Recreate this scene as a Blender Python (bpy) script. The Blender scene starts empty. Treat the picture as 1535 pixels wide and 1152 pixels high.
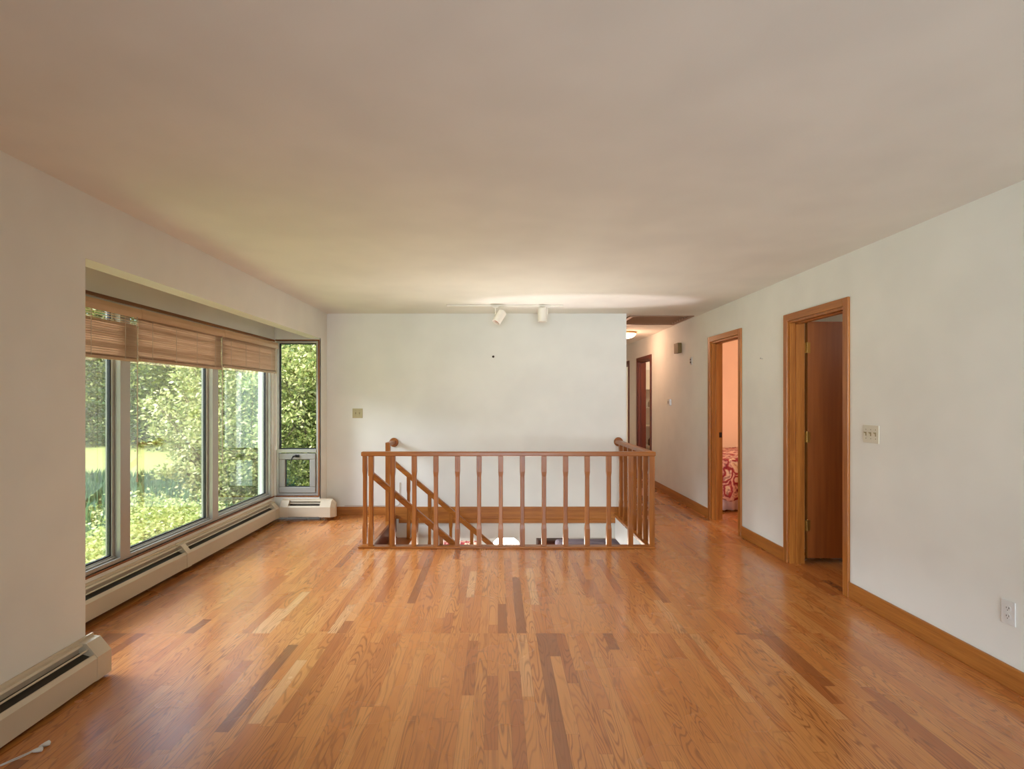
import bpy, bmesh, math, random
import numpy as np
from mathutils import Vector, Matrix
R = math.radians
S = bpy.context.scene
COL = S.collection
random.seed(7)
rng = np.random.default_rng(11)

# ------------------------------------------------------------------ camera
cam_d = bpy.data.cameras.new('camera')
cam = bpy.data.objects.new('camera', cam_d); COL.objects.link(cam)
cam.location = (0, 0, 1.405); cam.rotation_euler = (R(90), 0, 0)
cam_d.sensor_width = 36; cam_d.lens = 800 / 1535 * 36
cam_d.shift_x = 21 / 1535; cam_d.shift_y = 21.5 / 1535
cam_d.clip_start = 0.05; cam_d.clip_end = 300
S.camera = cam

# ------------------------------------------------------------------ exposure
S.view_settings.view_transform = 'Standard'; S.view_settings.look = 'None'
S.view_settings.gamma = 1; S.view_settings.use_curve_mapping = False
S.view_settings.exposure = 0.41

# ------------------------------------------------------------------ sky and sun
W = bpy.data.worlds.new('sky'); S.world = W; W.use_nodes = True
nt = W.node_tree; nt.nodes.clear()
sky = nt.nodes.new('ShaderNodeTexSky'); sky.sky_type = 'NISHITA'; sky.sun_disc = False
sky.sun_elevation = R(48); sky.sun_rotation = R(160); sky.air_density = 1.0; sky.dust_density = 2.0
bgn = nt.nodes.new('ShaderNodeBackground'); bgn.inputs[1].default_value = 0.24
wo = nt.nodes.new('ShaderNodeOutputWorld')
nt.links.new(sky.outputs[0], bgn.inputs[0]); nt.links.new(bgn.outputs[0], wo.inputs[0])

def lamp(name, kind, loc, energy, color=(1, 1, 1), target=None, **kw):
    d = bpy.data.lights.new(name, kind); d.energy = energy; d.color = color
    for k, v in kw.items(): setattr(d, k, v)
    o = bpy.data.objects.new(name, d); COL.objects.link(o); o.location = loc
    if target is not None:
        o.rotation_euler = (Vector(target) - Vector(loc)).to_track_quat('-Z', 'Y').to_euler()
    return o
lamp('sun', 'SUN', (0, 0, 30), 6.0, (1.0, 0.92, 0.78), (6, 22, 0), angle=R(0.6))
# daylight through the bay and side windows; rear and stairwell lamps are added fill
lamp('bay_daylight', 'AREA', (-9.0, 4.4, 4.7), 1850, (0.80, 0.86, 1.0), (-2.5, 4.4, 1.0), shape='RECTANGLE', size=8.0, size_y=3.2)
lamp('rear_fill', 'AREA', (0.3, -3.25, 1.35), 42, (0.76, 0.88, 1.0), (2.0, 6, 2.1), shape='RECTANGLE', size=3.0, size_y=1.7, spread=R(64))  # unseen lamp added behind the camera to brighten walls and ceiling
lamp('stairwell_fill', 'AREA', (0.2, 5.62, -0.75), 15, (1.0, 0.93, 0.84), (0.3, 4.1, 2.4), shape='RECTANGLE', size=0.8, size_y=1.8, spread=R(80))  # lamp added below view for stairwell bounce, brightens the ceiling
lamp('side_window_daylight', 'AREA', (-4.2, 8.2, 3.6), 15, (0.74, 0.87, 1.0), (-2.2, 5.6, 0.9), shape='RECTANGLE', size=1.8, size_y=1.2)

# ------------------------------------------------------------------ materials
def lin(c):
    return tuple((x / 12.92 if x <= 0.04045 else ((x + 0.055) / 1.055) ** 2.4) for x in (v / 255 for v in c)) + (1,)
class NT:
    def __init__(s, name):
        s.m = bpy.data.materials.new(name); s.m.use_nodes = True; s.t = s.m.node_tree
        s.b = s.t.nodes['Principled BSDF']; s.out = s.t.nodes['Material Output']
    def n(s, typ, ins=None, **kw):
        nd = s.t.nodes.new(typ)
        for k, v in kw.items(): setattr(nd, k, v)
        for k, v in (ins or {}).items():
            if isinstance(v, bpy.types.NodeSocket): s.t.links.new(v, nd.inputs[k])
            else: nd.inputs[k].default_value = v
        return nd
    def math(s, op, a, b=0.0, c=0.0):
        return s.n('ShaderNodeMath', {0: a, 1: b, 2: c}, operation=op).outputs[0]
    def set(s, **kw):
        for k, v in kw.items():
            k = k.replace('_', ' ')
            if isinstance(v, bpy.types.NodeSocket): s.t.links.new(v, s.b.inputs[k])
            else: s.b.inputs[k].default_value = v
    def ramp(s, fac, stops):
        nd = s.n('ShaderNodeValToRGB', {0: fac}); e = nd.color_ramp.elements
        while len(e) < len(stops): e.new(0.5)
        for i, (p, c) in enumerate(stops): e[i].position = p; e[i].color = c
        return nd.outputs[0]
    def bump(s, h, strength=0.1, dist=0.01):
        nd = s.n('ShaderNodeBump', {'Height': h, 'Strength': strength, 'Distance': dist})
        s.t.links.new(nd.outputs[0], s.b.inputs['Normal'])

def plain(name, rgb, rough=0.5, metal=0.0, bump=0.0, scale=200, spec=0.5):
    k = NT(name); k.set(Base_Color=lin(rgb), Roughness=rough, Metallic=metal)
    k.b.inputs['Specular IOR Level'].default_value = spec
    tc = k.n('ShaderNodeTexCoord')
    nz = k.n('ShaderNodeTexNoise', {'Vector': tc.outputs['Object'], 'Scale': scale, 'Detail': 3.0})
    c = lin(rgb)
    d = tuple(v * 0.94 for v in c[:3]) + (1,)
    nz2 = k.n('ShaderNodeTexNoise', {'Vector': tc.outputs['Object'], 'Scale': 2.2, 'Detail': 2.0})
    k.set(Base_Color=k.ramp(nz2.outputs[0], [(0.35, d), (0.65, c)]))
    if bump: k.bump(nz.outputs[0], bump, 0.002)
    return k.m

def wood(name, light, dark, axis='Z', rough=0.35, gs=1.0, contrast=1.0):
    k = NT(name); tc = k.n('ShaderNodeTexCoord')
    sc = {'X': (1.2, 22, 22), 'Y': (22, 1.2, 22), 'Z': (22, 22, 1.2)}[axis]
    mp = k.n('ShaderNodeMapping', {'Vector': tc.outputs['Object'], 'Scale': tuple(v * gs for v in sc)})
    n1 = k.n('ShaderNodeTexNoise', {'Vector': mp.outputs[0], 'Scale': 1.0, 'Detail': 4.0, 'Roughness': 0.6})
    mp2 = k.n('ShaderNodeMapping', {'Vector': tc.outputs['Object'], 'Scale': tuple(v * gs * 6 for v in sc)})
    n2 = k.n('ShaderNodeTexNoise', {'Vector': mp2.outputs[0], 'Scale': 1.0, 'Detail': 2.0})
    f = k.math('ADD', k.math('MULTIPLY', n1.outputs[0], 0.7), k.math('MULTIPLY', n2.outputs[0], 0.3))
    k.set(Base_Color=k.ramp(f, [(0.5 - 0.16 / contrast, lin(dark)), (0.5 + 0.14 / contrast, lin(light))]), Roughness=rough)
    k.bump(f, 0.12, 0.001)
    return k.m

def oak_floor():
    k = NT('oak_strip_floor'); tc = k.n('ShaderNodeTexCoord')
    sp = k.n('ShaderNodeSeparateXYZ', {0: tc.outputs['Object']}); X, Y = sp.outputs[0], sp.outputs[1]
    w = 0.057
    u = k.math('DIVIDE', X, w); ui = k.math('FLOOR', u)
    far = k.math('GREATER_THAN', Y, 3.2)                       # the old floor joins the newer one here
    ui2 = k.math('ADD', ui, k.math('MULTIPLY', far, 517.0))
    r1 = k.n('ShaderNodeTexWhiteNoise', {'W': ui2}, noise_dimensions='1D').outputs[0]
    ln = k.math('ADD', 0.55, k.math('MULTIPLY', k.math('FRACT', k.math('MULTIPLY', r1, 91.7)), 0.75))
    v = k.math('DIVIDE', k.math('ADD', k.math('SUBTRACT', Y, 3.2), k.math('MULTIPLY', k.math('SUBTRACT', 1.0, far), k.math('MULTIPLY', r1, 3.0))), ln)
    v = k.math('ADD', v, k.math('MULTIPLY', far, k.math('MULTIPLY', r1, 3.7)))
    vi = k.math('FLOOR', v)
    cv = k.n('ShaderNodeCombineXYZ', {0: ui2, 1: vi, 2: 0.0}).outputs[0]
    wn = k.n('ShaderNodeTexWhiteNoise', {'Vector': cv}, noise_dimensions='3D')
    rnd = wn.outputs[0]
    rsep = k.n('ShaderNodeSeparateXYZ', {0: wn.outputs[1]})
    base = k.ramp(rnd, [(0.0, lin((150, 90, 46))), (0.05, lin((182, 106, 50))), (0.12, lin((202, 124, 60))), (0.5, lin((212, 136, 68))), (0.94, lin((220, 148, 80))), (1.0, lin((230, 172, 114)))])
    # grain: cathedral figure from a distorted wave stretched along the board
    off = k.n('ShaderNodeCombineXYZ', {0: k.math('MULTIPLY', rsep.outputs[0], 37.0), 1: k.math('MULTIPLY', rsep.outputs[1], 53.0), 2: k.math('MULTIPLY', rnd, 11.0)}).outputs[0]
    vec = k.n('ShaderNodeVectorMath', {0: tc.outputs['Object'], 1: off}, operation='ADD').outputs[0]
    mpa = k.n('ShaderNodeMapping', {'Vector': vec, 'Scale': (13, 1.3, 1)})
    na = k.n('ShaderNodeTexNoise', {'Vector': mpa.outputs[0], 'Scale': 1.0, 'Detail': 1.5, 'Distortion': 0.3})
    rings = k.math('FRACT', k.math('MULTIPLY', na.outputs[0], 17.0))
    rings = k.math('ABSOLUTE', k.math('SUBTRACT', rings, 0.5))
    ringm = k.n('ShaderNodeMapRange', {0: rings, 1: 0.02, 2: 0.24, 3: 1.0, 4: 0.0}).outputs[0]
    mpb = k.n('ShaderNodeMapping', {'Vector': vec, 'Scale': (260, 7, 1)})
    nb = k.n('ShaderNodeTexNoise', {'Vector': mpb.outputs[0], 'Scale': 1.0, 'Detail': 2.0})
    amt = k.math('ADD', k.math('MULTIPLY', ringm, k.math('ADD', 0.18, k.math('MULTIPLY', rsep.outputs[2], 0.42))), k.math('MULTIPLY', nb.outputs[0], 0.28))
    mix = k.n('ShaderNodeMix', {0: amt, 6: base, 7: lin((120, 64, 28))}, data_type='RGBA')
    # seams
    fu = k.math('FRACT', u); eu = k.math('MINIMUM', fu, k.math('SUBTRACT', 1.0, fu))
    fv = k.math('FRACT', v); ev = k.math('MULTIPLY', k.math('MINIMUM', fv, k.math('SUBTRACT', 1.0, fv)), 14.0)
    seam = k.n('ShaderNodeMapRange', {0: k.math('MINIMUM', eu, ev), 1: 0.008, 2: 0.022, 3: 1.0, 4: 0.0}).outputs[0]
    mix2 = k.n('ShaderNodeMix', {0: k.math('MULTIPLY', seam, 0.45), 6: mix.outputs[2], 7: lin((84, 44, 18))}, data_type='RGBA')
    nr = k.n('ShaderNodeTexNoise', {'Vector': tc.outputs['Object'], 'Scale': 1.6, 'Detail': 3.0})
    k.set(Base_Color=mix2.outputs[2], Roughness=k.n('ShaderNodeMapRange', {0: nr.outputs[0], 3: 0.20, 4: 0.34}).outputs[0])
    nw = k.n('ShaderNodeTexNoise', {'Vector': k.n('ShaderNodeMapping', {'Vector': tc.outputs['Object'], 'Scale': (18, 2.5, 1)}).outputs[0], 'Scale': 1.0, 'Detail': 2.0})
    hh = k.math('SUBTRACT', k.math('MULTIPLY', nw.outputs[0], 0.5), k.math('MULTIPLY', seam, 0.25))
    k.bump(hh, 0.10, 0.004)
    k.b.inputs['Coat Weight'].default_value = 0.5; k.b.inputs['Coat Roughness'].default_value = 0.2
    return k.m

def glass(name='window_glass', tint=(0.97, 0.99, 0.98)):
    k = NT(name); k.t.nodes.remove(k.b)
    tr = k.n('ShaderNodeBsdfTransparent', {0: tint + (1,)}); gl = k.n('ShaderNodeBsdfGlossy', {'Color': (1, 1, 1, 1), 'Roughness': 0.01})
    fr = k.n('ShaderNodeFresnel', {0: 1.45})
    mx = k.n('ShaderNodeMixShader', {0: k.math('MULTIPLY', fr.outputs[0], 0.4), 1: tr.outputs[0], 2: gl.outputs[0]})
    k.t.links.new(mx.outputs[0], k.out.inputs[0]); return k.m

def leaf(name, c1, c2, c3, trans=0.4):
    k = NT(name); k.t.nodes.remove(k.b)
    g = k.n('ShaderNodeNewGeometry'); col = k.ramp(g.outputs['Random Per Island'], [(0, lin(c1)), (0.5, lin(c2)), (1.0, lin(c3))])
    d = k.n('ShaderNodeBsdfDiffuse', {0: col}); t = k.n('ShaderNodeBsdfTranslucent', {0: col})
    gl = k.n('ShaderNodeBsdfGlossy', {'Color': (1, 1, 1, 1), 'Roughness': 0.45})
    m1 = k.n('ShaderNodeMixShader', {0: trans, 1: d.outputs[0], 2: t.outputs[0]})
    m2 = k.n('ShaderNodeMixShader', {0: 0.05, 1: m1.outputs[0], 2: gl.outputs[0]})
    k.t.links.new(m2.outputs[0], k.out.inputs[0]); return k.m

def emit(name, rgb, st):
    k = NT(name); k.set(Base_Color=lin(rgb), Emission_Color=lin(rgb), Emission_Strength=st); return k.m

def floral():
    k = NT('floral_bedspread'); tc = k.n('ShaderNodeTexCoord')
    wv = k.n('ShaderNodeTexNoise', {'Vector': tc.outputs['Object'], 'Scale': 7.0, 'Detail': 2.0})
    vv = k.n('ShaderNodeVectorMath', {0: tc.outputs['Object'], 1: k.n('ShaderNodeVectorMath', {0: wv.outputs[1], 3: 0.22}, operation='SCALE').outputs[0]}, operation='ADD').outputs[0]
    v = k.n('ShaderNodeTexVoronoi', {'Vector': vv, 'Scale': 6.0}, feature='F1')
    fl = k.ramp(v.outputs[0], [(0.0, lin((190, 120, 70))), (0.13, lin((245, 222, 190))), (0.27, lin((250, 232, 215))), (0.36, lin((190, 84, 78))), (0.48, lin((150, 36, 66))), (0.56, lin((236, 190, 176))), (0.72, lin((240, 206, 190))), (0.9, lin((128, 26, 60)))])
    nd = k.n('ShaderNodeTexNoise', {'Vector': vv, 'Scale': 20.0, 'Detail': 1.0})
    f2 = k.n('ShaderNodeMapRange', {0: nd.outputs[0], 1: 0.5, 2: 0.6, 3: 0.0, 4: 0.6}).outputs[0]
    mx = k.n('ShaderNodeMix', {0: f2, 6: fl, 7: lin((140, 40, 60))}, data_type='RGBA')
    k.set(Base_Color=mx.outputs[2], Roughness=0.85); return k.m

M = {}
M['wall'] = plain('wall_paint', (238, 236, 226), 0.7, bump=0.08, spec=0.25)
M['ceil'] = plain('ceiling_paint', (238, 236, 226), 0.8, bump=0.08, spec=0.2)
M['peach'] = plain('peach_wall_paint', (240, 200, 168), 0.7, spec=0.2)
M['floor'] = oak_floor()
M['oakX'] = wood('oak_trim_x', (188, 120, 50), (150, 86, 28), 'X')
M['oakY'] = wood('oak_trim_y', (188, 120, 50), (150, 86, 28), 'Y')
M['oakZ'] = wood('oak_trim_z', (188, 118, 48), (148, 84, 26), 'Z')
M['railX'] = wood('rail_oak_x', (172, 104, 38), (130, 70, 18), 'X', 0.3)
M['railY'] = wood('rail_oak_y', (172, 104, 38), (130, 70, 18), 'Y', 0.3)
M['railZ'] = wood('rail_oak_z', (172, 104, 38), (130, 70, 18), 'Z', 0.3)
M['sillY'] = wood('window_trim_y', (156, 92, 38), (112, 62, 20), 'Y')
M['sillX'] = wood('window_trim_x', (156, 92, 38), (112, 62, 20), 'X')
M['sillZ'] = wood('window_trim_z', (156, 92, 38), (112, 62, 20), 'Z')
M['door'] = wood('birch_door_veneer', (176, 102, 44), (134, 70, 26), 'Z', 0.4, 0.22, 0.8)
M['doorD'] = wood('dark_door_veneer', (120, 52, 24), (84, 34, 14), 'Z', 0.4, 0.4)
M['alu'] = plain('aluminium_frame', (186, 184, 176), 0.38, 0.35)
M['alud'] = plain('grey_sash_paint', (168, 165, 156), 0.45)
M['black'] = plain('black_rubber', (22, 22, 24), 0.5)
M['enamel'] = plain('cream_enamel', (214, 198, 172), 0.35)
M['fins'] = plain('heater_fins', (62, 56, 48), 0.5, 0.3)
M['blind'] = wood('blind_slats', (208, 178, 148), (184, 150, 118), 'Y', 0.55, 0.8)
M['valance'] = wood('blind_valance', (216, 180, 142), (198, 158, 118), 'Y', 0.5, 0.6)
M['cord'] = plain('blind_cord', (205, 188, 165), 0.8)
M['ivory'] = plain('ivory_plastic', (222, 214, 192), 0.4)
M['ivoryd'] = plain('ivory_toggle', (150, 132, 92), 0.4)
M['white'] = plain('white_plastic', (228, 226, 220), 0.4)
M['lampw'] = plain('white_lamp_enamel', (235, 230, 215), 0.4)
M['brass'] = plain('aged_brass', (170, 130, 66), 0.3, 0.85)
M['bronze'] = plain('dark_bronze', (58, 42, 28), 0.4, 0.6)
M['chime'] = wood('chime_cover', (128, 98, 30), (100, 74, 20), 'Z', 0.5)
M['grille'] = plain('bronze_grille', (150, 116, 88), 0.5, 0.1)
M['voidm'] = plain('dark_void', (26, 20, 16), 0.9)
M['glass'] = glass()
M['post'] = plain('exterior_paint', (160, 170, 154), 0.6)
M['ground'] = plain('soil', (78, 84, 46), 0.95)
M['bark'] = wood('bark', (120, 104, 88), (78, 64, 52), 'Z', 0.9, 0.5)
M['floral'] = floral()
M['ruffle'] = plain('white_dust_ruffle', (226, 212, 214), 0.9)
M['mattress'] = plain('mattress_ticking', (190, 176, 170), 0.9)
M['shelf'] = plain('white_shelf_paint', (222, 214, 196), 0.5)
M['btl1'] = plain('dark_blue_bottle', (34, 34, 58), 0.25)
M['btl2'] = plain('cream_bottle', (190, 176, 148), 0.35)
M['btl3'] = plain('brown_bottle', (84, 54, 36), 0.3)
M['dome'] = emit('lit_glass_dome', (255, 226, 186), 5.0)
M['glow'] = emit('sun_spot_glow', (255, 240, 220), 14.0)  # emission stands in for a bright sun reflection downstairs
M['sofa'] = plain('lavender_grey_fabric', (150, 142, 160), 0.9)
M['dark'] = plain('dark_walnut', (70, 36, 22), 0.5)
M['carpet'] = plain('lower_floor', (150, 104, 66), 0.6)
M['leafA'] = leaf('tree_leaves', (62, 92, 48), (112, 138, 70), (172, 184, 104), 0.35)
M['leafB'] = leaf('bush_leaves', (112, 132, 74), (178, 188, 112), (230, 224, 172), 0.45)
M['leafC'] = leaf('weed_leaves', (124, 148, 80), (180, 194, 114), (224, 224, 168), 0.45)
M['leafD'] = leaf('dark_evergreen', (44, 74, 50), (72, 106, 64), (106, 136, 80), 0.3)
M['grassShade'] = leaf('shaded_grass_blades', (48, 92, 66), (76, 122, 84), (120, 152, 100), 0.4)  # shade painted in: blades coloured darker and bluer than lit grass
M['grassL'] = leaf('lawn_grass_blades', (150, 178, 74), (182, 204, 96), (206, 220, 120), 0.35)
kl = NT('lawn'); tcl = kl.n('ShaderNodeTexCoord'); nl = kl.n('ShaderNodeTexNoise', {'Vector': tcl.outputs['Object'], 'Scale': 2.5, 'Detail': 8.0, 'Roughness': 0.75})
kl.set(Base_Color=kl.ramp(nl.outputs[0], [(0.3, lin((164, 184, 112))), (0.7, lin((198, 208, 140)))]), Roughness=0.9); M['lawn'] = kl.m

# ------------------------------------------------------------------ mesh helpers
class MB:
    def __init__(s): s.v = []; s.f = []
    def add(s, vs, fs):
        n = len(s.v); s.v += [tuple(v) for v in vs]; s.f += [tuple(i + n for i in f) for f in fs]; return s
    def box(s, x0, x1, y0, y1, z0, z1):
        x0, x1 = sorted((x0, x1)); y0, y1 = sorted((y0, y1)); z0, z1 = sorted((z0, z1))
        return s.add([(x0, y0, z0), (x1, y0, z0), (x1, y1, z0), (x0, y1, z0), (x0, y0, z1), (x1, y0, z1), (x1, y1, z1), (x0, y1, z1)],
                     [(0, 3, 2, 1), (4, 5, 6, 7), (0, 1, 5, 4), (1, 2, 6, 5), (2, 3, 7, 6), (3, 0, 4, 7)])
    def loft(s, rings, caps=True):
        n = len(rings[0]); vs = [p for r in rings for p in r]; fs = []
        for k in range(len(rings) - 1):
            for i in range(n):
                j = (i + 1) % n; fs.append((k * n + i, k * n + j, (k + 1) * n + j, (k + 1) * n + i))
        if caps: fs += [tuple(range(n - 1, -1, -1)), tuple((len(rings) - 1) * n + i for i in range(n))]
        return s.add(vs, fs)
    def prism(s, prof, a0, a1, mp):
        return s.loft([[mp(a, d, z) for d, z in prof] for a in (a0, a1)])
    def tube(s, pts, r, n=8):
        pts = [Vector(p) for p in pts]; rs = r if isinstance(r, (list, tuple)) else [r] * len(pts); rings = []
        ref = None
        for i, p in enumerate(pts):
            t = (pts[min(i + 1, len(pts) - 1)] - pts[max(i - 1, 0)]).normalized()
            if ref is None: ref = Vector((0, 0, 1)) if abs(t.z) < 0.9 else Vector((1, 0, 0))
            a = t.cross(ref).normalized(); b = t.cross(a).normalized(); ref = a.cross(t).normalized() if False else ref
            rings.append([p + (a * math.cos(q) + b * math.sin(q)) * rs[i] for q in (2 * math.pi * k / n for k in range(n))])
        return s.loft(rings)
    def lathe(s, base, axis, prof, n=20):
        base = Vector(base); ax = Vector(axis).normalized(); ref = Vector((0, 0, 1)) if abs(ax.z) < 0.9 else Vector((1, 0, 0))
        a = ax.cross(ref).normalized(); b = ax.cross(a)
        return s.loft([[base + ax * h + (a * math.cos(q) + b * math.sin(q)) * max(r, 1e-4) for q in (2 * math.pi * k / n for k in range(n))] for r, h in prof])

ORG = {}
def link(o): COL.objects.link(o); return o
def thing(name, label, cat, loc, group=None):
    o = bpy.data.objects.new(name, None); link(o); o.location = loc; o.empty_display_size = 0.1
    o['label'] = label; o['category'] = cat
    if group: o['group'] = group
    ORG[o.name] = Vector(loc); return o
def setting(name, loc):
    o = bpy.data.objects.new(name, None); link(o); o.location = loc; o['kind'] = 'structure'; ORG[o.name] = Vector(loc); return o
def obj(name, mb, mat, parent=None, bevel=0.0, smooth=False, origin=None, label=None):
    org = ORG[parent.name] if parent else Vector(origin if origin else (0, 0, 0))
    me = bpy.data.meshes.new(name); me.from_pydata([tuple(Vector(v) - org) for v in mb.v], [], mb.f)
    bm = bmesh.new(); bm.from_mesh(me); bmesh.ops.recalc_face_normals(bm, faces=bm.faces); bm.to_mesh(me); bm.free()
    me.materials.append(mat if not isinstance(mat, str) else M[mat])
    o = bpy.data.objects.new(name, me); link(o)
    if parent: o.parent = parent
    else: o.location = org
    ORG[o.name] = org
    if smooth:
        for p in me.polygons: p.use_smooth = True
    if bevel:
        b = o.modifiers.new('bevel', 'BEVEL'); b.width = bevel; b.segments = 2; b.limit_method = 'ANGLE'
    if label: o['label'] = label
    return o
def struct(name, mb, mat, bevel=0):
    o = obj(name, mb, mat, bevel=bevel); o['kind'] = 'structure'; return o
def solo(name, mb, mat, label, cat, origin, group=None, **kw):
    o = obj(name, mb, mat, origin=origin, **kw); o['label'] = label; o['category'] = cat
    if group: o['group'] = group
    return o
def rect_wall(mb, u0, u1, z0, z1, holes, put):
    """wall slab with rectangular holes; put(u0,u1,z0,z1) adds one box"""
    us = sorted({u0, u1} | {h[0] for h in holes} | {h[1] for h in holes})
    for a, b in zip(us[:-1], us[1:]):
        cov = sorted([(h[2], h[3]) for h in holes if h[0] <= a + 1e-6 and h[1] >= b - 1e-6])
        z = z0
        for h0, h1 in cov:
            if h0 > z + 1e-6: put(a, b, z, h0)
            z = max(z, h1)
        if z < z1 - 1e-6: put(a, b, z, z1)

XL, XR, YB, H = -2.075, 2.49, 6.478, 2.44
XW = -2.62                       # inner face of the bay's window wall
YE = 6.25                        # bay's far return
YN = 2.55                        # bay's near return
XH = 1.559                       # left side of the hall
YH = 11.6                        # end of the hall
WX0, WX1, WY0 = -1.25, 1.42, 5.06  # stairwell opening
YR = -3.3                        # rear wall
# ------------------------------------------------------------------ floor, ceiling, walls
fl = MB()
zt, zb = 0.0, -0.28
for (a, b, c, d) in ((XL - 0.6, 6.4, YR - 0.1, WY0), (XL - 0.6, WX0, WY0, YB), (WX1, 6.4, WY0, YB), (XL - 0.1, 6.4, YB, YH)):
    fl.box(a, b, c, d, -0.03, zt)
struct('floor', fl, 'floor')
sub = MB()
for (a, b, c, d) in ((XL - 0.6, 6.4, YR - 0.1, WY0), (XL - 0.6, WX0, WY0, YB + 0.12), (WX1 + 0.021, 6.4, WY0, YB + 0.12), (WX0, WX1 + 0.021, YB + 0.011, YB + 0.12), (XL - 0.1, 6.4, YB + 0.12, YH)):
    sub.box(a, b, c, d, zb, -0.031)
struct('ceiling_lower', sub, 'wall')
ce = MB(); gx0, gx1, gy0, gy1 = 1.66, 2.42, 6.65, 7.39
for (a, b, c, d) in ((XL - 0.65, 6.4, YR - 0.1, gy0), (XL - 0.65, gx0, gy0, gy1), (gx1, 6.4, gy0, gy1), (XL - 0.65, 6.4, gy1, YH + 0.1)):
    ce.box(a, b, c, d, H, H + 0.16)
struct('ceiling', ce, 'ceil')
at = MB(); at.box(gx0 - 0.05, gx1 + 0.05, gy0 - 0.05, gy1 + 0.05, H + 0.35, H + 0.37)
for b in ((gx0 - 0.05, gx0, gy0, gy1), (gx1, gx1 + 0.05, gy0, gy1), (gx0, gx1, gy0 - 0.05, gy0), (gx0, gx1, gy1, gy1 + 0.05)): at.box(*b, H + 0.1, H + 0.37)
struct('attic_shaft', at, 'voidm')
ro = MB(); ro.box(XL - 1.25, 6.6, YR - 3.5, YH + 0.5, H + 0.40, H + 0.5); struct('roof_and_sun_shade', ro, 'post')  # unseen rear overhang lengthened to block sun through the rear window
wl = MB(); T = 0.13
wl.box(XL - 0.012, XL, YE, YB, 0, H)
rect_wall(wl, YR - 0.1, YE, 0, H, [(2.684, YE, 0, 2.112)], lambda a, b, c, d: wl.box(XL - T, XL, a, b, c, d))
struct('wall_left', wl, 'wall')
# bay walls
bw = MB()
rect_wall(bw, YN - 0.1, YE + 0.1, -1.0, H, [(2.62, 6.19, 0.272, 2.078)], lambda a, b, c, d: bw.box(XW - 0.14, XW, a, b, c, d))
struct('wall_bay', bw, 'wall')
br = MB()
rect_wall(br, XW, XL - 0.001, -1.0, H, [(-2.598, -2.10, 0.272, 2.085)], lambda a, b, c, d: br.box(a, b, YE, YE + 0.14, c, d))
struct('wall_bay_return', br, 'wall')
bn = MB(); bn.box(XW, XL - T, YN - 0.1, YN, -1.0, H); struct('wall_bay_near', bn, 'wall')
# back wall, right wall, hall
wb = MB(); wb.box(XL - 0.125, XH, YB, YB + 0.12, 0, H); wb.box(WX0, WX1, YB, YB + 0.01, -0.283, -0.0005)
struct('wall_back', wb, 'wall')
D1 = (3.832, 4.568); D2 = (5.502, 6.235); D3 = (8.70, 9.49); D4 = (10.16, 10.95); DT = 2.068
wr = MB()
rect_wall(wr, YR - 0.1, YH, 0, H, [(d[0], d[1], 0, DT) for d in (D1, D2, D3, D4)], lambda a, b, c, d: wr.box(XR, XR + 0.12, a, b, c, d))
struct('wall_right', wr, 'wall')
wh = MB(); wh.box(XH - 0.12, XH, YB + 0.12, YH, 0, H); struct('wall_hall_left', wh, 'wall')
we = MB(); we.box(XL - 0.125, 6.4, YH, YH + 0.1, -2.5, H); struct('wall_hall_end', we, 'wall')
wf = MB()
rect_wall(wf, XL - T, 6.4, 0, H, [(-1.25, 1.85, 0.45, 2.25)], lambda a, b, c, d: wf.box(a, b, YR - 0.1, YR, c, d))
struct('wall_front', wf, 'wall')
wx = MB(); wx.box(6.3, 6.4, YR, YH, -2.5, H); struct('wall_house_side', wx, 'peach')
wo_ = MB(); wo_.box(XL - 0.125, XL - 0.005, YB + 0.12, YH, -2.5, H); wo_.box(XL - 0.125, XL - 0.005, YR, YB + 0.12, -2.5, -0.29); struct('wall_exterior', wo_, 'post')
# partitions of the side rooms
for nm, y, mt in (('wall_partition_1', 5.0, 'wall'), ('wall_partition_2', 8.35, 'peach'), ('wall_partition_3', 10.06, 'wall')):
    p = MB(); p.box(XR + 0.12, 6.3, y, y + 0.1, 0, H); struct(nm, p, mt)
p = MB(); p.box(XR + 0.121, 6.3, 2.6, 2.7, 0, H); struct('wall_partition_4', p, 'wall')
p = MB(); p.box(4.6, 4.7, 2.7, 5.0, 0, H); struct('wall_closet_back', p, 'wall')
p = MB(); p.box(4.4, 4.5, 8.45, 10.06, 0, H); struct('wall_linen_back', p, 'wall')
# well walls
ww = MB()
ww.box(WX1, WX1 + 0.02, WY0, YB, -0.283, -0.0305); ww.box(WX0, WX1, WY0 - 0.1, WY0, -2.45, -0.005); ww.box(WX1 + 0.12, WX1 + 0.22, WY0, YB + 0.1, -2.45, -0.28)
struct('wall_stairwell', ww, 'wall')
lo = MB(); lo.box(XL - 0.1, 6.4, WY0 - 0.1, YH, -2.5, -2.45); struct('floor_lower', lo, 'carpet')

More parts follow.
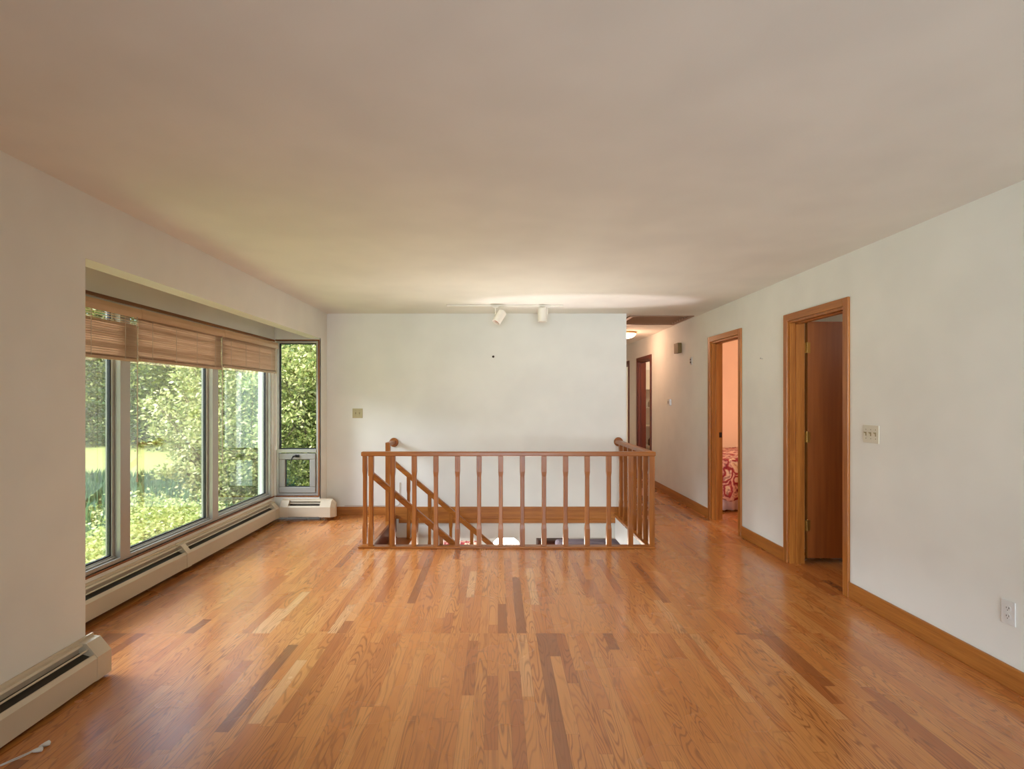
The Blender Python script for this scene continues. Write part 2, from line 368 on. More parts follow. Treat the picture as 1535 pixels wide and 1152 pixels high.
# trim
def bb(name, mb, mat): return struct(name, mb, mat, bevel=0.004)
b = MB()
for y0, y1 in ((YR, D1[0] - 0.06), (D1[1] + 0.06, D2[0] - 0.06), (D2[1] + 0.06, D3[0] - 0.06), (D3[1] + 0.06, D4[0] - 0.06)):
    b.box(XR - 0.014, XR, y0, y1, 0, 0.112)
bb('baseboard_right', b, 'oakY')
b = MB(); b.box(XL, WX0 - 0.02, YB - 0.014, YB, 0, 0.098); b.box(WX1, XH - 0.0, YB - 0.014, YB, 0, 0.098); bb('baseboard_back', b, 'oakX')
b = MB(); b.box(WX0 - 0.02, WX1, YB - 0.014, YB, -0.048, 0.098); b.box(WX0 + 0.05, WX1, YB - 0.022, YB - 0.0005, -0.098, -0.048); bb('trim_1', b, 'oakX')
b = MB(); b.box(WX0 - 0.06, WX0 + 0.025, WY0 - 0.02, YB - 0.02, -0.028, 0.003); bb('trim_2', b, 'railY')
b = MB(); b.box(WX0, WX0 + 0.018, WY0, YB, -0.2, -0.03); struct('trim_3', b, 'doorD')
# wooden border round the bay window (thin) and round the side window
b = MB(); w_ = 0.013
b.box(XW - 0.02, XW + 0.008, 2.58, YE, 0.257, 0.272); b.box(XW - 0.02, XW + 0.008, 2.58, YE, 2.072, 2.096)
bb('trim_4', b, 'sillY')
b = MB(); b.box(-2.608, -2.09, YE - 0.008, YE + 0.03, 0.257, 0.272); b.box(-2.608, -2.09, YE - 0.008, YE + 0.03, 2.085, 2.099)
b.box(-2.105, -2.09, YE - 0.008, YE + 0.03, 0.272, 2.085); bb('trim_5', b, 'sillZ')

# ------------------------------------------------------------------ windows
def frame_x(mb, x0, x1, ya, yb, za, zb_, t):
    mb.box(x0, x1, ya, yb, za, za + t); mb.box(x0, x1, ya, yb, zb_ - t, zb_); mb.box(x0, x1, ya, ya + t, za + t, zb_ - t); mb.box(x0, x1, yb - t, yb, za + t, zb_ - t)
def frame_y(mb, y0, y1, xa, xb, za, zb_, t):
    mb.box(xa, xb, y0, y1, za, za + t); mb.box(xa, xb, y0, y1, zb_ - t, zb_); mb.box(xa, xa + t, y0, y1, za + t, zb_ - t); mb.box(xb - t, xb, y0, y1, za + t, zb_ - t)
w1 = setting('window_1', (XW, 4.4, 0.272))
f = MB(); frame_x(f, XW - 0.11, XW - 0.01, 2.62, 6.19, 0.272, 2.078, 0.022)
for y in (3.765, 4.965): f.box(XW - 0.11, XW - 0.004, y - 0.055, y + 0.045, 0.294, 2.056)
f.box(XW - 0.042, XW - 0.030, 2.64, 6.17, 0.294, 0.312); f.box(XW - 0.020, XW - 0.006, 2.64, 6.17, 0.2945, 0.302)
obj('window_frame', f, 'alu', w1, bevel=0.003)
pans = ((2.64, 3.71), (3.81, 4.91), (5.01, 6.168))
for ya, yb in pans:
    s_ = MB(); frame_x(s_, XW - 0.085, XW - 0.045, ya, yb, 0.294, 2.056, 0.024); so = obj('sash', s_, 'alu', w1, bevel=0.003)
    g_ = MB(); frame_x(g_, XW - 0.075, XW - 0.055, ya + 0.0245, yb - 0.0245, 0.3185, 2.0315, 0.008); obj('gasket', g_, 'black', so)
    g_ = MB(); g_.box(XW - 0.068, XW - 0.062, ya + 0.033, yb - 0.033, 0.327, 2.023); obj('window_pane', g_, 'glass', so)
w2 = setting('window_2', (-2.35, YE, 0.272))
f = MB(); frame_y(f, YE + 0.01, YE + 0.09, -2.598, -2.105, 0.272, 2.085, 0.026); f.box(-2.572, -2.131, YE + 0.005, YE + 0.09, 0.775, 0.815)
obj('window_frame', f, 'alu', w2, bevel=0.003)
g_ = MB(); frame_y(g_, YE + 0.04, YE + 0.06, -2.572, -2.131, 0.815, 2.059, 0.012); obj('gasket', g_, 'black', w2)
g_ = MB(); g_.box(-2.56, -2.143, YE + 0.05, YE + 0.055, 0.827, 2.047); obj('window_pane', g_, 'glass', w2)
s_ = MB(); frame_y(s_, YE - 0.002, YE + 0.05, -2.566, -2.137, 0.303, 0.765, 0.07)
so = obj('vent_sash', s_, 'alud', w2, bevel=0.008, label='grey hopper vent sash')
s_ = MB(); frame_y(s_, YE + 0.02, YE + 0.04, -2.496, -2.207, 0.373, 0.695, 0.008); obj('gasket', s_, 'black', so)
s_ = MB(); s_.box(-2.488, -2.215, YE + 0.028, YE + 0.033, 0.381, 0.687); obj('window_pane', s_, 'glass', so)
s_ = MB(); s_.tube([(-2.36, YE - 0.006, 0.735), (-2.36, YE - 0.03, 0.737), (-2.385, YE - 0.036, 0.735), (-2.405, YE - 0.036, 0.70), (-2.415, YE - 0.036, 0.655)], [0.012, 0.011, 0.009, 0.007, 0.005])
s_.box(-2.375, -2.325, YE - 0.012, YE - 0.001, 0.722, 0.75); obj('handle', s_, 'black', so, label='black lever handle')
w3 = setting('added_window_3', (0.3, YR, 0.45))  # unseen window added behind the camera to go with the fill lamp
f = MB(); frame_y(f, YR - 0.09, YR - 0.02, -1.25, 1.85, 0.45, 2.25, 0.05); f.box(0.28, 0.33, YR - 0.09, YR - 0.02, 0.5, 2.2); obj('window_frame', f, 'alu', w3)

# ------------------------------------------------------------------ doors
def door_frame(idx, d, mat='oak', hall=False):
    y0, y1 = d; e = setting('door_%d' % idx, (XR, (y0 + y1) / 2, 0))
    mz, my = (M['oakZ'], M['oakY']) if mat == 'oak' else (M['doorD'], M['doorD'])
    c = MB(); cw = 0.06
    c.box(XR - 0.018, XR, y0 - cw, y0, 0, DT + cw); c.box(XR - 0.018, XR, y1, y1 + cw, 0, DT + cw); obj('casing', c, mz, e, bevel=0.004)
    c = MB(); c.box(XR - 0.018, XR, y0, y1, DT, DT + cw); obj('head_casing', c, my, e, bevel=0.004)
    j = MB(); t = 0.018
    j.box(XR - 0.001, XR + 0.125, y0, y0 + t, 0, DT); j.box(XR - 0.001, XR + 0.125, y1 - t, y1, 0, DT); j.box(XR - 0.001, XR + 0.125, y0 + t, y1 - t, DT - t, DT)
    obj('jamb', j, mz, e)
    s = MB(); s.box(XR + 0.045, XR + 0.08, y0 + t, y0 + t + 0.011, 0, DT - t); s.box(XR + 0.045, XR + 0.08, y1 - t - 0.011, y1 - t, 0, DT - t); s.box(XR + 0.045, XR + 0.08, y0 + t, y1 - t, DT - t - 0.011, DT - t)
    obj('door_stop', s, mz, e); return e
def hinge(z, x, y, par):
    h = MB(); h.box(x - 0.032, x - 0.002, y - 0.003, y + 0.001, z - 0.045, z + 0.045); h.box(x + 0.004, x + 0.03, y - 0.004, y + 0.0, z - 0.045, z + 0.045)
    for k in range(5): h.lathe((x, y - 0.006, z - 0.046 + k * 0.0186), (0, 0, 1), [(0.0065, 0), (0.0065, 0.0175)], 10)
    h.lathe((x, y - 0.006, z + 0.047), (0, 0, 1), [(0.005, 0), (0.004, 0.006), (0.001, 0.008)], 10)
    obj('hinge', h, 'brass', par, label='brass hinge')
e1 = door_frame(1, D1)
lf = MB(); lf.box(2.652, 3.36, 4.568, 4.603, 0.042, 2.066)
le = obj('door_leaf', lf, 'door', e1, bevel=0.001, label='flush birch veneer door standing open')
ed = MB(); ed.box(2.6495, 2.652, 4.567, 4.603, 0.042, 2.066); obj('edge_band', ed, M['oakZ'], le)
for z in (1.842, 1.078, 0.322): hinge(z, 2.640, 4.566, le)
kn = MB(); kn.lathe((3.30, 4.566, 1.0), (0, -1, 0), [(0.03, 0), (0.03, 0.006), (0.012, 0.01), (0.012, 0.03), (0.026, 0.04), (0.028, 0.055), (0.015, 0.066)], 16); obj('knob', kn, 'brass', le)
e2 = door_frame(2, D2)
st = MB(); st.box(XR + 0.086, XR + 0.118, D2[1] - 0.0205, D2[1] - 0.0175, 0.955, 1.015); obj('strike_plate', st, 'bronze', e2)
lf = MB(); lf.box(2.62, 3.32, 5.46, 5.495, 0.01, 2.06); obj('door_leaf', lf, 'door', e2)
e3 = door_frame(3, D3, 'dark')
e4 = door_frame(4, D4, 'dark')

# ------------------------------------------------------------------ stair railings
def baluster_mb(x, y, z0, z1, he=0.0235, hm=0.0195, t0=0.16, t1=0.15, tr=0.045):
    mb = MB()
    def ring(z, h, c): return [(x + a, y + b_, z) for a, b_ in ((h - c, -h), (h, -h + c), (h, h - c), (h - c, h), (-h + c, h), (-h, h - c), (-h, -h + c), (-h + c, -h))]
    c0, c1 = 0.002, 0.005
    return mb.loft([ring(z0, he, c0), ring(z0 + t0, he, c0), ring(z0 + t0 + tr, hm, c1), ring(z1 - t1 - tr, hm, c1), ring(z1 - t1, he, c0), ring(z1, he, c0)])
def slant_top(x, y, z0, zl, zr, h=0.02):
    """baluster cut to the slope of the rail"""
    mb = MB(); bot = [(x - h, y - h, z0), (x + h, y - h, z0), (x + h, y + h, z0), (x - h, y + h, z0)]
    mids = []
    for z, k in ((z0 + 0.15, 1), (z0 + 0.2, 0.8), (min(zl, zr) - 0.16, 0.8), (min(zl, zr) - 0.12, 1)):
        mids.append([(x - h * k, y - h * k, z), (x + h * k, y - h * k, z), (x + h * k, y + h * k, z), (x - h * k, y + h * k, z)])
    top = [(x - h, y - h, zl), (x + h, y - h, zr), (x + h, y + h, zr), (x - h, y + h, zl)]
    return mb.loft([bot] + mids + [top])
YF = 5.043
gr = thing('guard_railing', 'orange-brown oak guard railing of square balusters across the front and right side of the stairwell', 'railing', (0, YF, 0))
m = MB(); m.box(-1.288, 1.484, YF - 0.033, YF + 0.033, 0.866, 0.907); obj('handrail', m, 'railX', gr, bevel=0.008)
m = MB(); m.box(1.418, 1.484, YF + 0.034, YB - 0.012, 0.866, 0.907); obj('handrail', m, 'railY', gr, bevel=0.008)
m = MB(); m.box(-1.312, 1.475, YF - 0.045, YF + 0.04, 0.001, 0.02); obj('base_plate', m, 'railX', gr, bevel=0.004)
m = MB(); m.box(1.40, 1.475, YF + 0.041, YB - 0.02, 0.001, 0.02); obj('base_plate', m, 'railY', gr, bevel=0.004)
for i in range(13): obj('baluster', baluster_mb(-1.198 + i * 0.2040, YF, 0.019, 0.868), 'railZ', gr)
m = MB(); h = 0.025; m.box(1.45 - h, 1.45 + h, YF - h, YF + h, 0.019, 0.868); obj('corner_post', m, 'railZ', gr, bevel=0.003)
for i in range(1, 7): obj('baluster', baluster_mb(1.446, YF + 0.205 * i, 0.019, 0.868), 'railZ', gr)
m = MB(); m.lathe((1.46, YB - 0.001, 0.885), (0, -1, 0), [(0.048, 0), (0.055, 0.005), (0.055, 0.014), (0.047, 0.02)], 24); obj('rosette', m, 'railY', gr, label='round oak wall rosette')
def stair_rail(y, label, far):
    e = thing('stair_railing', label, 'railing', (-1.265, y, 0), 'sloping stair railings')
    sl = 0.845; z_at = lambda x: 0.699 - sl * (x + 1.191)          # top of rail
    if far:
        m = MB(); m.box(-1.265 - 0.026, -1.265 + 0.026, y - 0.026, y + 0.026, -0.0, 0.903); obj('newel_post', m, 'railZ', e, bevel=0.003)
        m = MB(); m.box(-1.292, -1.238, y + 0.027, YB - 0.015, 0.862, 0.903); obj('wall_rail', m, 'railY', e, bevel=0.006)
        m = MB(); m.lathe((-1.262, YB - 0.001, 0.878), (0, -1, 0), [(0.048, 0), (0.055, 0.005), (0.055, 0.014), (0.047, 0.02)], 24); obj('rosette', m, 'railY', e, label='round oak wall rosette')
    else:
        obj('newel_post', baluster_mb(-1.274, y, 0.0205, 0.866, 0.021, 0.018), 'railZ', e)
    x0, x1 = -1.238, 1.30; t = 0.066
    m = MB(); m.loft([[(x, y + a, z_at(x) + b_) for a, b_ in ((-0.024, -t), (0.024, -t), (0.028, -0.014), (0.02, 0), (-0.02, 0), (-0.028, -0.014))] for x in (x0, x1)])
    obj('sloping_handrail', m, 'railX', e)
    for k in range(10):
        x = -1.028 + k * 0.2425; zl = z_at(x - 0.02) - t; zr = z_at(x + 0.02) - t
        obj('baluster', slant_top(x, y, -0.204 * (k + 1) + 0.001, zl, zr), 'railZ', e)
stair_rail(5.115, 'sloping oak stair railing on the near side of the stairs, right behind the guard railing', False)
stair_rail(6.14, 'sloping oak stair railing on the far side, its newel tied to the back wall', True)
sc = thing('staircase', 'oak staircase descending to the right inside the railed opening', 'stairs', (WX0, 5.6, -2.45))
for k in range(11):
    x0 = WX0 + 0.02 + k * 0.2425; z = -0.204 * (k + 1)
    m = MB(); m.box(x0 - 0.02, x0 + 0.2425, 5.075, 6.2, z - 0.028, z); obj('tread', m, 'railY', sc, bevel=0.004)
    m = MB(); m.box(x0 + 0.2225 + 0.0, x0 + 0.2405, 5.08, 6.195, z - 0.204, z - 0.0285); obj('riser', m, 'oakY', sc)
for y in (5.062, 6.201):
    m = MB(); a, b_ = WX0 + 0.03, WX1 - 0.05; zz = lambda x: -0.204 - 0.841 * (x - WX0 - 0.03)
    m.loft([[(x, y, zz(x) - 0.24), (x, y + 0.03, zz(x) - 0.24), (x, y + 0.03, zz(x) + 0.03), (x, y, zz(x) + 0.03)] for x in (a, b_)]); obj('stringer', m, 'railX', sc)

# ------------------------------------------------------------------ baseboard heaters
def heater_parts(e, a0, a1, mp, caps=(True, True), joints=()):
    P = lambda prof, s, t: MB().prism(prof, s, t, mp)
    c = MB(); c.prism([(0.001, 0.02), (0.001, 0.232), (0.009, 0.232), (0.009, 0.02)], a0, a1, mp)
    c.prism([(0.009, 0.205), (0.009, 0.217), (0.026, 0.215), (0.032, 0.206), (0.026, 0.204)], a0, a1, mp)
    c.prism([(0.080, 0.163), (0.086, 0.163), (0.100, 0.146), (0.100, 0.038), (0.092, 0.038), (0.092, 0.144)], a0, a1, mp)
    obj('cover', c, 'enamel', e)
    c = MB(); c.prism([(0.052, 0.190), (0.058, 0.185), (0.056, 0.182), (0.050, 0.187)], a0, a1, mp); obj('damper', c, 'enamel', e)
    c = MB(); c.prism([(0.011, 0.03), (0.011, 0.17), (0.074, 0.15), (0.09, 0.135), (0.09, 0.03)], a0 + 0.002, a1 - 0.002, mp); obj('fin_element', c, 'fins', e)
    cap = [(0.001, 0.03), (0.001, 0.2325), (0.010, 0.2325), (0.010, 0.219), (0.046, 0.216), (0.102, 0.15), (0.102, 0.036), (0.092, 0.03)]
    if caps[0]: obj('end_cap', P(cap, a0 - 0.004, a0 + 0.09, ) , 'enamel', e)
    if caps[1]: obj('end_cap', P(cap, a1 - 0.09, a1 + 0.004), 'enamel', e)
    for j in joints: obj('splice_plate', P(cap, j - 0.035, j + 0.035), 'enamel', e)
e = thing('baseboard_heater', 'cream baseboard heater along the left wall nearest the camera', 'heater', (XL, 0.2, 0))
heater_parts(e, -1.6, 2.72, lambda a, d, z: (XL + d, a, z - 0.018 + 0.0), (True, True), (0.6,))
yj = 4.36
e = thing('baseboard_heater', 'longer near section of the cream baseboard heater under the bay window', 'heater', (XW, 3.4, 0))
heater_parts(e, YN + 0.01, yj - 0.04, lambda a, d, z: (XW + d, a, z), (True, False))
e = thing('baseboard_heater', 'far section of the cream baseboard heater under the bay window, past the joint', 'heater', (XW, 5.2, 0))
heater_parts(e, yj - 0.035, YE - 0.105, lambda a, d, z: (XW + d, a, z), (False, True))
c = MB(); c.prism([(0.001, 0.03), (0.001, 0.2325), (0.010, 0.2325), (0.010, 0.219), (0.046, 0.216), (0.102, 0.15), (0.102, 0.036), (0.092, 0.03)], yj - 0.03, yj + 0.03, lambda a, d, z: (XW + d, a, z)); obj('splice_plate', c, 'enamel', e)
e = thing('baseboard_heater', 'short cream baseboard heater under the narrow side window by the back corner', 'heater', (-2.3, YE, 0))
mp = lambda a, d, z: (a, YE - d, z + 0.006)
heater_parts(e, XW + 0.105, -1.985, mp, (True, False))
c = MB(); cap = [(0.001, 0.03), (0.001, 0.2325), (0.010, 0.2325), (0.010, 0.219), (0.046, 0.216), (0.102, 0.15), (0.102, 0.036), (0.092, 0.03)]
c.prism(cap, -2.06, -1.935, mp)
c.loft([[(x, YE - 0.002 - (0.1 - s_) * k, z) for k, z in ((0, 0.036), (0, 0.235 - s_ * 0.9), (0.4, 0.22 - s_ * 0.9), (1, 0.156 - s_ * 0.4), (1, 0.042), (0.9, 0.036))] for x, s_ in ((-1.935, 0.0), (-1.888, 0.045))])
obj('end_cap', c, 'enamel', e)

# ------------------------------------------------------------------ blinds
XB = XW + 0.035
def blind(y0, y1, ztop, zbot, label, open_top=0, tilt_sag=0.0, cordside=1):
    e = thing('window_blind', label, 'blind', (XB, (y0 + y1) / 2, ztop), 'tan slatted blinds in the bay window')
    v = MB(); v.loft([[(XB + 0.030, y0, ztop), (XB + 0.030, y1, ztop), (XB + 0.024, y1, ztop), (XB + 0.024, y0, ztop)],
                      [(XB + 0.034, y0, ztop - 0.03), (XB + 0.034, y1, ztop - 0.03), (XB + 0.028, y1, ztop - 0.03), (XB + 0.028, y0, ztop - 0.03)],
                      [(XB + 0.030, y0, ztop - 0.068), (XB + 0.030, y1, ztop - 0.068), (XB + 0.024, y1, ztop - 0.068), (XB + 0.024, y0, ztop - 0.068)]])
    v.box(XB - 0.02, XB + 0.024, y0, y0 + 0.005, ztop - 0.068, ztop); v.box(XB - 0.02, XB + 0.024, y1 - 0.005, y1, ztop - 0.068, ztop)
    obj('valance', v, 'valance', e)
    hb = MB(); hb.box(XB - 0.02, XB + 0.018, y0 + 0.01, y1 - 0.01, ztop - 0.04, ztop - 0.003); obj('headrail', hb, 'valance', e)
    s = MB(); z = ztop - 0.055; i = 0
    nsl = int((z - zbot - 0.03) / 0.0115); zc = z
    while zc > zbot + 0.03:
        op = i < open_top
        ang = R(4) if op else R(random.uniform(50, 72)); dz = 0.0125 * math.sin(ang); dx = 0.0125 * math.cos(ang)
        sg = [random.uniform(-0.0012, 0.0012) for _ in range(2)]
        ya, yb = y0 + 0.002 + random.uniform(0, 0.003), y1 - 0.002 - random.uniform(0, 0.003); th = 0.0014
        s.loft([[(XB - dx, y, zc + dz + q), (XB + dx, y, zc - dz + q), (XB + dx, y, zc - dz + th + q), (XB - dx, y, zc + dz + th + q)] for y, q in ((ya, sg[0]), ((ya + yb) / 2, -0.001), (yb, sg[1]))])
        zc -= 0.0175 if op else 0.0150; i += 1
    obj('slats', s, 'blind', e)
    b_ = MB(); b_.box(XB - 0.014, XB + 0.016, y0 + 0.01, y1 - 0.01, zbot, zbot + 0.018)
    for k in range(4): b_.box(XB - 0.013, XB + 0.015, y0 + 0.012, y1 - 0.012, zbot + 0.0195 + k * 0.003, zbot + 0.0212 + k * 0.003)
    obj('bottom_rail', b_, 'blind', e, bevel=0.002)
    n = 3 if y1 - y0 < 1.15 else 4
    for k in range(n):
        y = y0 + (y1 - y0) * (0.12 + 0.76 * k / (n - 1)); t = MB()
        t.box(XB + 0.0165, XB + 0.0178, y - 0.003, y + 0.003, zbot + 0.01, ztop - 0.045); obj('ladder_tape', t, 'cord', e)
    y = y1 - 0.056
    t = MB(); t.tube([(XB + 0.037, y, ztop - 0.06), (XB + 0.038, y, 1.4), (XB + 0.038, y - 0.001, 0.86)], 0.003, 6)
    t.lathe((XB + 0.038, y - 0.004, 0.82), (0, 0, 1), [(0.007, 0), (0.006, 0.02), (0.002, 0.045)], 10); obj('pull_cord', t, 'cord', e)
blind(2.60, 3.826, 2.043, 1.668, 'tan slatted blind half cut off by the near wall, its top slats open', 4)
blind(3.83, 4.988, 2.047, 1.676, 'middle tan slatted blind, the widest in view, closed slats')
blind(4.992, 6.20, 2.052, 1.70, 'tan slatted blind nearest the narrow side window, closed slats')

# ------------------------------------------------------------------ track light
tl = thing('track_light', 'white ceiling track with two cylinder spotlights above the stairwell', 'light', (0.07, 5.88, H))
m = MB(); m.box(-0.565, 0.715, 5.863, 5.897, H - 0.02, H - 0.001); obj('track', m, 'lampw', tl, bevel=0.002)
def head(sx, base, axis, L, r):
    m = MB(); m.box(sx - 0.03, sx + 0.03, 5.866, 5.894, H - 0.034, H - 0.0205); m.tube([(sx, 5.88, H - 0.03), (sx, 5.88, H - 0.11)], 0.006, 8)
    b_ = Vector(base); ax = Vector(axis).normalized(); mid = b_ + ax * L * 0.35
    m.tube([(sx, 5.88, H - 0.11), tuple(mid)], 0.007, 8); st_ = obj('stem', m, 'lampw', tl)
    c = MB(); c.lathe(b_, ax, [(r * 0.8, 0), (r * 0.97, 0.01), (r, 0.03), (r, L), (r - 0.006, L), (r - 0.006, 0.05), (0.01, 0.045)], 28); hd = obj('lamp_head', c, 'lampw', tl)
    for p in hd.data.polygons: p.use_smooth = len(p.vertices) == 4 and False
    bb_ = MB(); bb_.lathe(b_ + ax * (L - 0.02), -ax, [(0.001, -0.004), (r * 0.75, 0), (r * 0.6, 0.02), (r * 0.4, 0.05)], 20); obj('bulb', bb_, M['coral'], hd)
M['coral'] = plain('copper_reflector', (214, 130, 84), 0.35, 0.3)
head(-0.028, (0.055, 5.87, H - 0.075), (-0.5, -0.22, -0.82), 0.15, 0.048)
head(0.545, (0.49, 5.88, H - 0.03), (0.0, 0.02, -1), 0.155, 0.05)

# ------------------------------------------------------------------ hall fixtures
g = thing('ceiling_grille', 'dark bronze louvered fan grille in the hall ceiling beside the back wall', 'vent', (2.04, 7.02, H))
m = MB()
for q in ((gx0 - 0.02, gx1 + 0.02, gy0 - 0.02, gy0 + 0.03), (gx0 - 0.02, gx1 + 0.02, gy1 - 0.03, gy1 + 0.02), (gx0 - 0.02, gx0 + 0.03, gy0 + 0.03, gy1 - 0.03), (gx1 - 0.03, gx1 + 0.02, gy0 + 0.03, gy1 - 0.03)): m.box(*q, H - 0.012, H - 0.001)
obj('frame', m, 'grille', g, bevel=0.002)
for k in range(7):
    y = gy0 + 0.075 + k * 0.095; m = MB(); m.loft([[(x, y + 0.044, H - 0.004), (x, y - 0.044, H + 0.028), (x, y - 0.044, H + 0.031), (x, y + 0.044, H - 0.001)] for x in (gx0 + 0.031, gx1 - 0.031)]); obj('louver', m, 'grille', g)
hl = thing('ceiling_light', 'lit flush glass dome light on the hall ceiling', 'light', (2.0, 8.28, H))
m = MB(); m.lathe((2.0, 8.28, H - 0.001), (0, 0, -1), [(0.12, 0), (0.15, 0.004), (0.15, 0.02), (0.14, 0.026)], 32); obj('rim', m, 'brass', hl)
m = MB(); m.lathe((2.0, 8.28, H - 0.0275), (0, 0, -1), [(0.138, 0), (0.13, 0.02), (0.105, 0.045), (0.07, 0.062), (0.03, 0.071), (0.001, 0.073)], 32); obj('glass_dome', m, 'dome', hl, smooth=True)
lamp('hall_bulb', 'POINT', (2.0, 8.28, H - 0.22), 6.5, (1.0, 0.56, 0.38), shadow_soft_size=0.1)
ch = thing('door_chime', 'small square olive-brown door chime box high on the hall wall', 'chime', (XR, 7.31, 2.03))
m = MB(); m.box(XR - 0.055, XR - 0.001, 7.23, 7.39, 2.03, 2.165); obj('cover', m, 'chime', ch, bevel=0.003)
m = MB(); [m.box(XR - 0.058, XR - 0.0555, 7.25 + k * 0.03, 7.262 + k * 0.03, 2.04, 2.155) for k in range(4)]; obj('grille_ribs', m, 'chime', ch)
t_ = thing('wall_plate', 'narrow silver jack plate on the hall wall right of the chime box', 'plate', (XR, 6.86, 1.84))
m = MB(); m.box(XR - 0.012, XR - 0.0005, 6.835, 6.89, 1.84, 1.945); obj('plate', m, 'alu', t_, bevel=0.003)
m = MB(); m.box(XR - 0.02, XR - 0.0125, 6.853, 6.872, 1.86, 1.885); m.box(XR - 0.02, XR - 0.0125, 6.853, 6.872, 1.90, 1.92); obj('jack', m, 'bronze', t_)
t_ = thing('thermostat', 'small white thermostat on the hall wall below the chime box', 'thermostat', (XR, 7.72, 1.31))
m = MB(); m.box(XR - 0.03, XR - 0.0005, 7.66, 7.76, 1.31, 1.40); obj('body', m, 'white', t_, bevel=0.006)
m = MB(); m.box(XR - 0.034, XR - 0.0305, 7.69, 7.73, 1.335, 1.375); obj('dial', m, 'alud', t_)

# ------------------------------------------------------------------ switches, outlet, nails
def plate_right(name, label, cat, yc, zc, w, h_, n, outlet=False):
    e = thing(name, label, cat, (XR, yc, zc))
    m = MB(); m.box(XR - 0.006, XR - 0.0005, yc - w / 2, yc + w / 2, zc - h_ / 2, zc + h_ / 2); obj('plate', m, 'ivory' if not outlet else 'white', e, bevel=0.002)
    for k in range(n):
        y = yc + (k - (n - 1) / 2) * 0.046
        if not outlet:
            m = MB(); m.box(XR - 0.0068, XR - 0.0061, y - 0.005, y + 0.005, zc - 0.013, zc + 0.013)
            m.loft([[(XR - 0.006, y - 0.004, zc + q) for q in (0,)] * 1 + [(XR - 0.006, y + 0.004, zc), (XR - 0.006, y + 0.004, zc + 0.010), (XR - 0.006, y - 0.004, zc + 0.010)],
                    [(XR - 0.019, y - 0.0035, zc + 0.008), (XR - 0.019, y + 0.0035, zc + 0.008), (XR - 0.019, y + 0.0035, zc + 0.014), (XR - 0.019, y - 0.0035, zc + 0.014)]])
            obj('toggle', m, 'ivoryd', e)
        for s_ in (-1, 1):
            if not outlet:
                m = MB(); m.lathe((XR - 0.006, y, zc + s_ * 0.03), (-1, 0, 0), [(0.0035, 0), (0.003, 0.0012)], 10); obj('screw', m, 'ivoryd', e)
    if outlet:
        for s_ in (-1, 1):
            zz = zc + s_ * 0.0195
            m = MB(); m.lathe((XR - 0.006, yc, zz), (-1, 0, 0), [(0.0165, 0), (0.016, 0.0015)], 20); r_ = obj('receptacle', m, 'white', e)
            m = MB(); m.box(XR - 0.0082, XR - 0.0076, yc - 0.0075, yc - 0.005, zz - 0.001, zz + 0.008); m.box(XR - 0.0082, XR - 0.0076, yc + 0.005, yc + 0.0075, zz - 0.001, zz + 0.007)
            m.lathe((XR - 0.0076, yc, zz - 0.008), (-1, 0, 0), [(0.0025, 0), (0.0025, 0.0006)], 8); obj('slots', m, 'bronze', r_)
    return e
plate_right('light_switch', 'ivory triple light switch plate on the right wall beside the nearest door', 'switch', 3.557, 1.17, 0.15, 0.118, 3)
plate_right('electrical_outlet', 'white duplex electrical outlet low on the right wall near the frame edge', 'outlet', 2.60, 0.365, 0.072, 0.116, 1, True)
e = thing('light_switch', 'ivory double light switch plate on the back wall left of the stair railing', 'switch', (-1.703, YB, 1.23))
m = MB(); m.box(-1.765, -1.642, YB - 0.006, YB - 0.0005, 1.172, 1.288); obj('plate', m, plain('aged_ivory', (188, 176, 134), 0.4), e, bevel=0.002)
for x in (-1.726, -1.68):
    m = MB(); m.box(x - 0.005, x + 0.005, YB - 0.0068, YB - 0.0061, 1.217, 1.243); m.loft([[(x - 0.004, YB - 0.006, 1.228), (x + 0.004, YB - 0.006, 1.228), (x + 0.004, YB - 0.006, 1.238), (x - 0.004, YB - 0.006, 1.238)], [(x - 0.0035, YB - 0.019, 1.237), (x + 0.0035, YB - 0.019, 1.237), (x + 0.0035, YB - 0.019, 1.243), (x - 0.0035, YB - 0.019, 1.243)]]); obj('toggle', m, 'ivoryd', e)
    for z in (1.20, 1.26): m = MB(); m.lathe((x, YB - 0.006, z), (0, -1, 0), [(0.0035, 0), (0.003, 0.0012)], 10); obj('screw', m, 'ivoryd', e)
m = MB(); m.lathe((-0.057, YB, 1.905), (0, -1, 0.3), [(0.003, 0), (0.003, 0.03), (0.014, 0.031), (0.014, 0.036)], 12); solo('picture_hook', m, 'bronze', 'tiny dark picture hook alone in the middle of the back wall', 'hook', (-0.057, YB, 1.905))
m = MB(); m.lathe((XR, 5.02, 1.78), (-1, 0, 0.3), [(0.002, 0), (0.002, 0.02), (0.006, 0.021), (0.006, 0.024)], 10); solo('nail', m, 'alud', 'tiny nail in the right wall between the two doorways', 'nail', (XR, 5.02, 1.78))
m = MB(); m.tube([(-1.86, YB - 0.006, 0.112), (-1.6, YB - 0.006, 0.110), (-1.22, YB - 0.006, 0.111), (-1.195, YB - 0.006, 0.13), (-1.19, YB - 0.006, 0.39)], 0.0035, 6); solo('phone_cable', m, 'cord', 'thin cable along the top of the back wall baseboard behind the stair railing', 'cable', (-1.5, YB - 0.006, 0.11))
